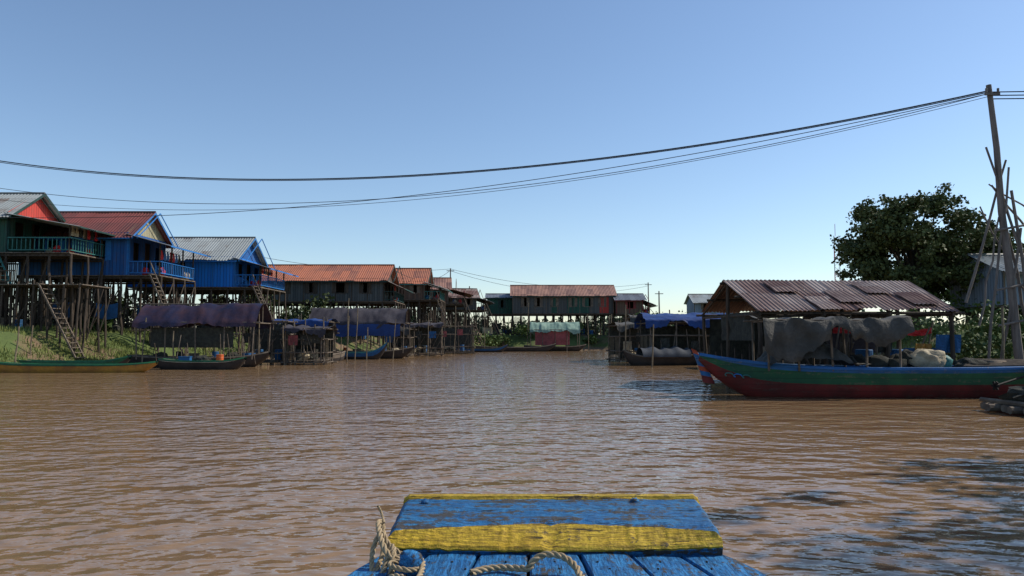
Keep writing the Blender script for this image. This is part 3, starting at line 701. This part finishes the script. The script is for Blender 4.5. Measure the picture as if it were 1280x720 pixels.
# ------------------------------------------------------------ big tin-roofed shed
R=random.Random(77)
e=empty('tin_roof_boat_shed',(0,0,0))
X0,X1=8.15,14.9; Y0,YR,Y1=24.6,28.2,32; ZR,ZF,ZB=3.98,2.72,2.85
rf=MB()
rf.tin((X0-.1,YR,ZR),(X1+.2,YR,ZR-.02),(X1-.1,Y0,ZF),(X0,Y0,ZF),0,.16,.022,.85,.2,off=2)
rf.tin((X0-.1,YR,ZR),(X1+.2,YR,ZR-.02),(X1,Y1,ZB),(X0,Y1,ZB),0,.16,.022,.85,.2,off=7)
for k,(x,v) in enumerate([(9.4,.3),(11.2,.62),(12.6,.35),(13.6,.7),(10.2,.85)]):
    y=YR+(Y0-YR)*v; z=ZR+(ZF-ZR)*v+.07
    rf.tin((x,y+.7,z+.25),(x+.85,y+.75,z+.26),(x+.9,y-.7,z-.23),(x+.03,y-.72,z-.24),0,.16,.02,.85,.05,off=20+k*3)
make('corrugated_roof',rf,t_rust,e)
fr=MB()
for x in (X0+.1,10.4,12.6,X1-.2):
    for y,z in((Y0+.15,ZF),(YR,ZR),(Y1-.15,ZB)): fr.beam((x+R.uniform(-.1,.1),y,-1),(x,y,z-.06),.085,0,7,.07,.03)
    fr.beam((x,Y0,ZF-.08),(x,YR,ZR-.1),.05); fr.beam((x,YR,ZR-.1),(x,Y1,ZB-.08),.05); fr.beam((x,Y0,ZF-.15),(x,Y1,ZB-.2),.05)
for y,z in((Y0+.1,ZF-.1),((Y0+YR)/2,(ZF+ZR)/2-.1),(YR,ZR-.12),((Y1+YR)/2,(ZB+ZR)/2-.1),(Y1-.1,ZB-.1)): fr.beam((X0-.2,y,z),(X1+.2,y,z),.05)
for k in range(9): fr.beam((X0+.02,Y0+k*.85,.3),(X0,Y0+k*.85,R.uniform(1.2,1.6)),.03)
for z in(.5,1.0): fr.beam((X0,Y0,z),(X0,Y1,z),.04)
make('posts_and_rafters',fr,wood_d,e)
dk=MB()
for k in range(24): dk.box((X0+.15+k*.285,(Y0+Y1)/2,.45+R.uniform(-.01,.01)),(.26,Y1-Y0,.05))
make('deck',dk,wood_l,e)
bw=MB()
bw.grid([[ (X0+.3+(X1-X0-.6)*i/30,Y1-.35+.15*noise.noise(Vector((i*.5,j*.5,0))),2.6-j*.26) for j in range(9)] for i in range(31)])
bw.grid([[ (10.6+3.8*i/16,29.4+.15*noise.noise(Vector((i*.5,j*.5,4))),2.5-j*.26) for j in range(6)] for i in range(17)],1)
bw.grid([[ (X0+.1+.08*noise.noise(Vector((i*.5,j*.5,4))),Y0+.6+4*i/16,2.7-j*.2) for j in range(6)] for i in range(17)],0)
make('hung_nets_and_sheets',bw,[netm,tp_mauve],e,True)
rc=MB()
rc.grid([[ (13.0+1.1*i/10,24.9+.08*noise.noise(Vector((i*.5,j*.5,9))),2.15-.10*math.sin(i/10*math.pi)-j*.04-.05*noise.noise(Vector((i*.6,j,3)))) for j in range(6)] for i in range(11)],0)
rc.grid([[ (11.0+.9*i/8,25.4+.08*noise.noise(Vector((i*.5,j*.5,9))),2.15-j*.05) for j in range(5)] for i in range(9)],0)
for (x,y,mi) in [(9,26,1),(9.6,27,3),(10.4,29,2),(12,26,3),(12.8,27,1),(13.6,26.2,3),(14.2,27.5,1),(11.2,25.4,3),(14.3,25.3,1)]:
    if mi in(1,0): rc.drum((x,y,.47),.3,.9,mi)
    else: rc.blob((x,y,.8),(.6,.5,.4),mi,9,x)
rc.box((13.9,25.1,1.2),(1.3,.05,.5),1); rc.box((9.0,25.2,1.0),(.9,.5,1.0),4)
for (x0_,ww,zz,hh,mi) in [(14.2,.8,1.9,.6,1),(12.2,.5,1.8,.5,3),(9.2,.6,2.2,.8,3),(13.5,.5,1.6,.4,5)]:
    rc.grid([[ (x0_+ww*i/6,24.8+.06*math.sin(i*1.8+j*.4),zz-hh*j/6) for j in range(7)] for i in range(7)],mi)
for k in range(26):
    x=R.uniform(8.4,14.7); rc.beam((x,Y0+R.uniform(0,2),.5),(x+R.uniform(-.6,.6),Y0+R.uniform(0,2),R.uniform(1.6,2.6)),.03,4,5)
make('stored_goods',rc,[redcl,p_blued,sack,netm,wood_l,p_yel],e)
# ------------------------------------------------------------ big painted longboat
e,stn=boat('painted_longboat',(11.7,22.9),11.9,1.7,.9,[h_red,h_green,h_blue,h_blue,w_blued],-.02,.42,.12,True,bowp=2.2)
pw_=MB()
pts=[]
for i in range(15):
    t=i/14; x=-5.66-.42*t**1.2; z=.42+1.04*t
    pts.append([(x-.13+.08*t,-.07,z),(x+.22-.14*t,-.09,z-.06),(x+.22-.14*t,.09,z-.06),(x-.13+.08*t,.07,z)])
pw_.grid(pts,lambda r,c:1 if (r>11 or r in(5,6)) else (0 if r>2 else 2),close=True); pw_.face(pts[-1],1)
make('prow_post',pw_,[h_blue,M('prow_orange',(0.45,.09,.04,1),(0.3,.06,.03,1)),h_red],e,True)
orn=MB()
for k in range(3):
    prev=None
    for i in range(15):
        a=i/14*4.0; r=.17-.010*i
        p=(-5.15+k*.25+math.cos(a)*r,-.0,.66+k*-.03+math.sin(a)*r*.6)
        xx=p[0]; t=(xx/11.9)+.5; _,bb,zs,zk=stn(max(t,0)); fz_=(p[2]-zk)/(zs-zk); yb=-(bb*(.9+.1*min(max(fz_,0),1)))-.02
        q=(xx,yb,p[2])
        if prev: orn.beam(prev,q,.018,k%2,5)
        prev=q
make('bow_ornament',orn,[p_teal,p_blue],e)
R=random.Random(9)
cf=MB()
for x in(-4.0,-3.1,-2.1,-1.1,-.1):
    for y in(-.75,.75): cf.beam((x,y,.8),(x+R.uniform(-.05,.05),y,2.3),.035,0,6)
    cf.beam((x,-.85,2.3),(x,.85,2.3),.03)
for y in(-.75,0,.75): cf.beam((-4.3,y,2.33),(.3,y,2.3),.03)
make('canopy_frame',cf,wood_l,e)
tb=MB()
P=[]
for i in range(91):
    u=i/90;x=-4.2+4.35*u;row=[]
    hang=.32+.55*noise.noise(Vector((u*3.2,1,0)))+(.40 if u<.45 else .10)+.22*noise.noise(Vector((u*11,1,0)))+.10*noise.noise(Vector((u*27,1,0)))
    hang=max(hang,.10)
    for j in range(30):
        sgz=.10*abs(math.sin((u+.03*math.sin(u*9))*math.pi*4))**2
        if j<10:
            y=.95-1.9*j/9; z=2.42+.1*noise.noise(Vector((x,y,2)))-sgz
        else:
            k=(j-9)/20; y=-.95-.12*math.sin(k*2)-.16*noise.noise(Vector((x*3.1,k*.8,4)))*k; z=2.4-hang*k*1.25-sgz
        q=.08*noise.noise(Vector((x*3,z*2,y*2)))+.12*noise.noise(Vector((x*1.3,z*1.2,5)))
        row.append((x+q*.5,y+q,z+q*.7))
    P.append(row)
tb.grid(P)
P=[]
for i in range(61):
    u=i/60;x=-4.0+3.0*u;row=[]
    for j in range(26):
        v=j/25; y=.7-1.55*v; z=1.0+.75*math.sin(math.pi*min(u*1.15,1))**.6*math.sin(math.pi*(.12+.8*v))+.14*noise.noise(Vector((x*2,y*2,3)))+.08*noise.noise(Vector((x*5,y*5,3)))
        row.append((x,y,z))
    P.append(row)
tb.grid(P)
make('grey_tarpaulin',tb,tp_grey,e,True)
cg=MB()
cg.blob((1.0,-.15,1.12),(.5,.4,.33),0,14,2,.25); cg.blob((.45,.1,1.1),(.35,.4,.28),4,12,4,.25); cg.blob((1.55,0,1.03),(.25,.3,.25),2,10,5)
cg.blob((2.4,0,.95),(.5,.4,.22),4,12,8,.3); cg.box((0.0,-.2,1.0),(.5,.45,.3),4); cg.blob((-.5,-.2,1.05),(.35,.3,.22),4,9,7); cg.box((3.1,.1,.95),(.6,.5,.3),5,.2)
for k in range(7): cg.beam((1.9+k*.1,-.5+k*.12,.95+.03*k),(4.6,-.4+k*.12,.98+.02*k),.025,5,5)
make('sacks_and_cans',cg,[sack,tp_green,p_teal,p_blued,netm,wood_l],e,True)
en=MB()
en.box((3.9,-.95,.86),(.5,.34,.34)); en.drum((3.75,-.95,1.03),.14,.22,1); en.box((4.15,-.95,1.1),(.3,.26,.16),1)
en.beam((4.0,-1.05,.72),(4.0,-1.3,.72),.19,0,14); en.beam((3.65,-.95,.75),(2.2,-1.5,.42),.035,1); en.beam((4.15,-.95,.9),(5.3,-.9,1.05),.025,1)
en.box((3.9,-.8,.68),(.6,.5,.06),2)
for a in range(3): en.box((2.2+.0,-1.5,.42),(.03,.26,.07),1,.3,('X',a*2.09))
make('longtail_engine',en,[metal,dark,wood_l],e)
e=empty('bamboo_raft',(12.7,17.5,0),.05); f=MB()
for k in range(9): f.beam((-1.2+.1*(k%3),-.9+k*.24,.12),(3.5,-.9+k*.24,.12),.09,0,8)
for k in range(7): f.beam((-.9+k*.7,-1.0,.26),(-.9+k*.7,1.2,.26),.06,0,6)
for k in range(5): f.blob((-.3+k*.8,.2,.45),(.55,.5,.25),1,9,k,.4)
make('bamboo_poles',f,[wood_l,netm],e)
# ------------------------------------------------------------ power pole, bracing, cables
R=random.Random(19)
p=MB(); p.beam((17.2,25,-.5),(16.45,25,10.5),.15,0,10,.085,.04)
p.box((16.5,24.9,10.15),(.5,.07,.08)); 
for x in(16.3,16.7): p.beam((x,24.9,10.2),(x,24.9,10.35),.04,0,8)
make('utility_pole',p,polemat)
bm=MB()
for a,b,r in [((15.6,25.4,3.0),(17.0,25.1,7.9),.05),((18.6,25.2,.8),(16.2,24.9,8.3),.05),((19.0,25.5,4.0),(16.4,25,7.0),.045),((16.1,25.1,1.0),(16.95,24.9,7.6),.05),((18.2,24.6,.8),(16.8,25.0,6.4),.06),((17.9,25.4,1),(16.9,25.2,6.0),.06),((16.6,25.3,.5),(17.2,24.8,5.5),.06),((18.9,24.8,5.2),(16.5,25.3,7.1),.035),((17.6,24.9,.5),(17.0,24.9,6.8),.07),((15.9,25.2,2.2),(16.6,25.0,5.9),.04),((18.3,25.3,2),(16.1,25.2,6.3),.035)]:
    bm.beam(a,b,r,0,6,r*.7,.06)
for z in(2.2,3.4,5.4): bm.beam((16.3,24.8,z),(18.4,25,z+.4),.04)
make('bamboo_bracing',bm,polemat)
def cable(name,pts,r,n=60,ext=1.15):
    (t0,z0),(t1,z1),(t2,z2)=pts
    mb=MB(); prev=None
    for i in range(n+1):
        t=ext*i/n; x=16.45-41.7*t; y=25+11*t
        z=z0*(t-t1)*(t-t2)/((t0-t1)*(t0-t2))+z1*(t-t0)*(t-t2)/((t1-t0)*(t1-t2))+z2*(t-t0)*(t-t1)/((t2-t0)*(t2-t1))
        if prev: mb.beam(prev,(x,y,z),r,0,5)
        prev=(x,y,z)
    make(name,mb,rub)
cable('power_cable',[(0,10.3),(.548,8.58),(1,10.5)],.026)
cable('power_cable',[(0,10.25),(.548,8.53),(1,10.43)],.018)
cable('power_cable',[(0,10.2),(.506,7.64),(.964,8.9)],.013)
cable('power_cable',[(0,10.2),(.4245,7.9),(1,7.7)],.014)
cable('power_cable',[(0,10.1),(.35,7.9),(.95,8.3)],.010)
for q in range(3):
    mb=MB(); prev=None
    for i in range(11):
        t=i/10; pnt=(16.5+9*t,25-5*t,10.25-.12*q-1.2*math.sin(t*math.pi*.5)*.8)
        if prev: mb.beam(prev,pnt,.02,0,5)
        prev=pnt
    make('power_cable',mb,rub)
p=MB(); p.beam((-31.5,37.6,-1),(-31.5,37.6,11.6),.16,0,9,.1,.03); p.box((-31.5,37.5,11.0),(.9,.08,.1)); make('utility_pole',p,polemat)
for (x,y,h) in [(-9.6,115,12.6),(-7.2,125,10.5),(21.5,108,8.6),(24,130,11.5)]:
    p=MB(); p.beam((x,y,0),(x,y,h),.14,0,8,.09,.03); p.box((x,y-.1,h-.4),(1.2,.08,.1)); make('utility_pole',p,polemat)
for (a,b,s) in [((-9.6,115,12.5),(24,130,11.3),1.6),((-9.6,115,12.2),(24,130,10.9),2.2),((-9.6,115,12.3),(-13,78,9.3),1.5),((-9.6,115,12.5),(-34,95,12.5),1.0)]:
    mb=MB(); prev=None
    for i in range(31):
        t=i/30; q=Vector(a).lerp(Vector(b),t); q.z-=4*s*t*(1-t)
        if prev: mb.beam(prev,q,.03,0,4)
        prev=q
    make('power_cable',mb,rub)
am=MB(); bx,by,H=66,150,22.5
for k in range(18):
    z0=H*k/18;z1=H*(k+1)/18; w0=.55;mi=(k//2)%2
    c=[(bx-w0,by-w0),(bx+w0,by-w0),(bx,by+w0)]
    for j in range(3):
        a=c[j];b2=c[(j+1)%3]; am.beam((a[0],a[1],z0),(a[0],a[1],z1),.06,mi,4); am.beam((a[0],a[1],z0),(b2[0],b2[1],z1),.035,mi,4)
am.beam((bx,by,H),(bx,by,H+2.5),.05,1,4)
make('lattice_radio_mast',am,[p_white,redcl])
# ------------------------------------------------------------ our own boat bow
e=empty('blue_boat_bow',(0,0,0))
bl_x=worn('worn_blue_paint_cross',(0.012,0.13,0.34,1),(0.03,0.21,0.43,1),'X',1.5)
bl_y=worn('worn_blue_paint_deck',(0.012,0.15,0.40,1),(0.03,0.23,0.50,1),'Y',.8)
ylw=worn('worn_yellow_paint',(0.50,0.31,0.012,1),(0.62,0.42,0.03,1),'X',.2,(0.10,.07,.03,1))
cb=MB(); nX=260
def ledge(u):
    s=abs(u-.49)/.5
    v=max(0,1-s)
    return .004+.115*(v**.7)*(1 if s>.04 else .80+.2*s/.04)
rows=[]; NT=22
for i in range(nX+1):
    u=i/nX
    xf=-.425+(.735+.425)*u; xn=-.405+(.685+.405)*u
    L_=max(0.002,ledge(u)+.010*noise.noise(Vector((u*14,0,0)))+.006*noise.noise(Vector((u*50,0,0))))
    nk=.006*noise.noise(Vector((u*30,3,0)))
    X=lambda yy:xn+(xf-xn)*(yy-2.45)/(2.97-2.45)
    s=min(u,1-u); drop=.022*max(0,1-s/.02)**1.5
    dip=.014*max(0,1-abs(u-.49)/.03)
    bt_=1.112+nk+.012*(abs(u-.49)*2)**2
    ys_=[(2.465,1.085),(2.452,bt_-.006),(2.448,bt_-dip*.3),(2.455,bt_+.010-dip*.5),(2.462+L_*.55,1.148-dip+.003*noise.noise(Vector((u*60,1,2)))),(2.468+L_,1.165-dip*.3-drop)]
    y0_=2.486+L_
    for k in range(NT+1):
        yy=y0_+(2.925-y0_)*k/NT
        gr_=.005*noise.noise(Vector((u*7,yy*16,0)))+.003*noise.noise(Vector((u*22,yy*60,5)))
        gv=-.007*max(0,1-abs(yy-(2.74+.02*noise.noise(Vector((u*4,0,1)))))/.008)*(1 if noise.noise(Vector((u*3,8,0)))>-.1 else 0)   # split along the grain
        ys_.append((yy,1.173+gr_+gv-drop-(.004 if k==0 else 0)))
    ys_+=[(2.932,1.184-drop+.002*noise.noise(Vector((u*40,0,9)))),(2.972,1.184-drop),(2.985,1.17),(2.985,1.06)]
    rows.append([(X(y)+.004*noise.noise(Vector((y*20,i>nX/2,0)))*(1 if i in(0,nX) else 0),y,z) for y,z in ys_])
nc_=len(rows[0])
def cmi(r,c): return 0 if c==0 else 1 if c<=4 else (1 if nc_-5<=c<=nc_-3 else 0)
cb.grid(rows,cmi); cb.face(rows[0],0); cb.face(rows[-1][::-1],0)
make('cross_board',cb,[bl_x,ylw],e)
bo=MB()
for (x,y) in [(-.33,2.86),(.47,2.88)]:
    bo.blob((x,y,1.176),(.017,.017,.012),0,8,x)
make('bolt_heads',bo,bl_x,e,True)
dk=MB(); npl=7
ca=[-.40+(.67+.40)*k/npl for k in range(npl+1)]; cbk=[-.72+(1.02+.72)*k/npl for k in range(npl+1)]
R=random.Random(3)
for k in range(npl):
    g_=.005; z=1.098+R.uniform(-.007,.007); P=[]
    for j in range(61):
        t=j/60; y=2.53-(2.53-.5)*t; f=min(1,(2.53-y)/1.3)**.75
        a=ca[k]+(cbk[k]-ca[k])*f+g_+.003*noise.noise(Vector((y*9,k,0))); b2=ca[k+1]+(cbk[k+1]-ca[k+1])*f-g_+.003*noise.noise(Vector((y*9,k+5,0)))
        zz=z+.003*noise.noise(Vector((y*6,k*3,2)))
        P.append([(a,y,zz-.04),(a,y,zz-.006),(a+.006,y,zz),((a+b2)/2,y,zz+.003),(b2-.006,y,zz),(b2,y,zz-.006),(b2,y,zz-.04)])
    dk.grid(P)
make('deck_planks',dk,bl_y,e)
nl=MB()
for k in range(npl):
    for yy in(2.36,2.29): nl.blob(((ca[k]+ca[k+1])/2+R.uniform(-.03,.03),yy,1.102),(.004,.004,.003),0,6,k)
make('nails',nl,dark,e)
hl=MB(); P=[]
for j in range(13):
    t=j/12; y=2.60-(2.60+1.5)*t; f=min(1,max(0,(2.53-y)/1.3))**.75 if y<2.53 else 0
    hw=.53+(.87-.53)*f+.005; c_=.135+.02*f; kz=-.3+1.33*max(0,1-t/.5)**1.6
    P.append([(c_-hw,y,1.064),(c_-hw*.9,y,kz+(1.058-kz)*.4),(c_-hw*.4,y,kz),(c_+hw*.4,y,kz),(c_+hw*.9,y,kz+(1.058-kz)*.4),(c_+hw,y,1.064)])
hl.grid(P); hl.face(P[0]); hl.face([(-.72,.5,1.05),(1.03,.5,1.05),(.9,.5,.2),(-.6,.5,.2)])
make('hull',hl,bl_y,e)
bt=MB(); P=[]
for i in range(11):
    t=i/10; c_=Vector((-.335+.035*math.sin(t*2.2),2.255,1.075+.09*t)); r=.020+.008*math.sin(t*math.pi*.9)
    if i==10: r*=.6
    P.append([c_+Vector((math.cos(a*.5236)*r*1.3,math.sin(a*.5236)*r,0)) for a in range(12)])
bt.grid(P,close=True); bt.face(P[-1]); make('mooring_bitt',bt,bl_y,e,True)
def rope(name,pts,r=.008,parent=None):
    pts=[Vector(p)+Vector((0,0,.006)) for p in pts]; path=[]
    for i in range(len(pts)-1):
        p0=pts[max(i-1,0)];p1=pts[i];p2=pts[i+1];p3=pts[min(i+2,len(pts)-1)]
        for k in range(24):
            t=k/24; path.append(.5*((2*p1)+(p2-p0)*t+(2*p0-5*p1+4*p2-p3)*t*t+(3*p1-p0-3*p2+p3)*t**3))
    path.append(pts[-1])
    mb=MB(); s=0; cs=[0]
    for a,b in zip(path,path[1:]): s+=(b-a).length; cs.append(s)
    for st_ in range(3):
        rows=[]
        for i,pnt in enumerate(path):
            d=(path[min(i+1,len(path)-1)]-path[max(i-1,0)]).normalized(); u=d.cross(Vector((.13,.31,1))).normalized(); w=d.cross(u)
            a=cs[i]/(r*7)*2*math.pi+st_*2.094
            c_=pnt+(u*math.cos(a)+w*math.sin(a))*r*.55
            rows.append([c_+(u*math.cos(q*1.047)+w*math.sin(q*1.047))*r*.55 for q in range(6)])
        mb.grid(rows,close=True)
    return make(name,mb,ropem,parent,True)
e2=empty('mooring_rope',(0,0,0))
rope('coil',[(-.30,2.30,1.13),(-.33,2.31,1.125),(-.37,2.30,1.13),(-.40,2.33,1.16),(-.425,2.40,1.20),(-.42,2.44,1.19),(-.405,2.38,1.12),(-.41,2.30,1.09),(-.40,2.26,1.06),(-.385,2.28,1.10),(-.37,2.33,1.15),(-.36,2.29,1.12),(-.365,2.25,1.07)],.009,e2)
rope('second_coil',[(-.29,2.33,1.11),(-.34,2.35,1.12),(-.385,2.36,1.15),(-.41,2.37,1.18),(-.43,2.34,1.14),(-.42,2.28,1.08),(-.395,2.24,1.04),(-.38,2.2,1.06),(-.35,2.2,1.10),(-.31,2.18,1.105)],.008,e2)
rope('wraps',[(-.35,2.30,1.11),(-.29,2.285,1.105),(-.27,2.25,1.11),(-.30,2.215,1.115),(-.35,2.23,1.12),(-.36,2.27,1.12),(-.31,2.295,1.12),(-.27,2.27,1.125),(-.265,2.2,1.11),(-.28,2.1,1.10)],.008,e2)
rope('deck_line',[(-.12,2.22,1.105),(-.08,2.255,1.106),(-.03,2.27,1.106),(.02,2.255,1.108),(.05,2.235,1.115),(.065,2.24,1.135),(.10,2.25,1.15),(.15,2.245,1.145),(.185,2.22,1.125),(.20,2.17,1.108),(.24,2.0,1.105)],.010,e2)
rope('frayed_end',[(-.41,2.42,1.20),(-.425,2.45,1.225),(-.435,2.44,1.25)],.004,e2)
# ------------------------------------------------------------ sky, sun, camera
EL,AZ=rad(42),rad(75)
W=bpy.data.worlds.new('World'); S.world=W; W.use_nodes=True; nt=W.node_tree
sky=nt.nodes.new('ShaderNodeTexSky'); sky.sky_type='NISHITA'; sky.sun_disc=False; sky.sun_elevation=EL; sky.sun_rotation=AZ
sky.air_density=1.0; sky.dust_density=0.3; sky.ozone_density=3.0; sky.altitude=0
bg=nt.nodes['Background']; bg.inputs['Strength'].default_value=0.15; nt.links.new(sky.outputs[0],bg.inputs['Color'])
sl=bpy.data.lights.new('sun','SUN'); sl.energy=4.6; sl.angle=rad(.5); sl.color=(1,.92,.80)
so=bpy.data.objects.new('sun',sl); S.collection.objects.link(so)
dirv=Vector((math.sin(AZ)*math.cos(EL),math.cos(AZ)*math.cos(EL),math.sin(EL)))
so.rotation_euler=dirv.to_track_quat('Z','Y').to_euler()
cam=bpy.data.cameras.new('camera'); cam.lens=26; cam.sensor_width=36; cam.clip_start=.05; cam.clip_end=12000
co=bpy.data.objects.new('camera',cam); S.collection.objects.link(co); co.location=(0,0,1.8); co.rotation_euler=(rad(90+3.84),0,0)
S.camera=co
S.view_settings.view_transform='Standard'; S.view_settings.look='None'; S.view_settings.exposure=0
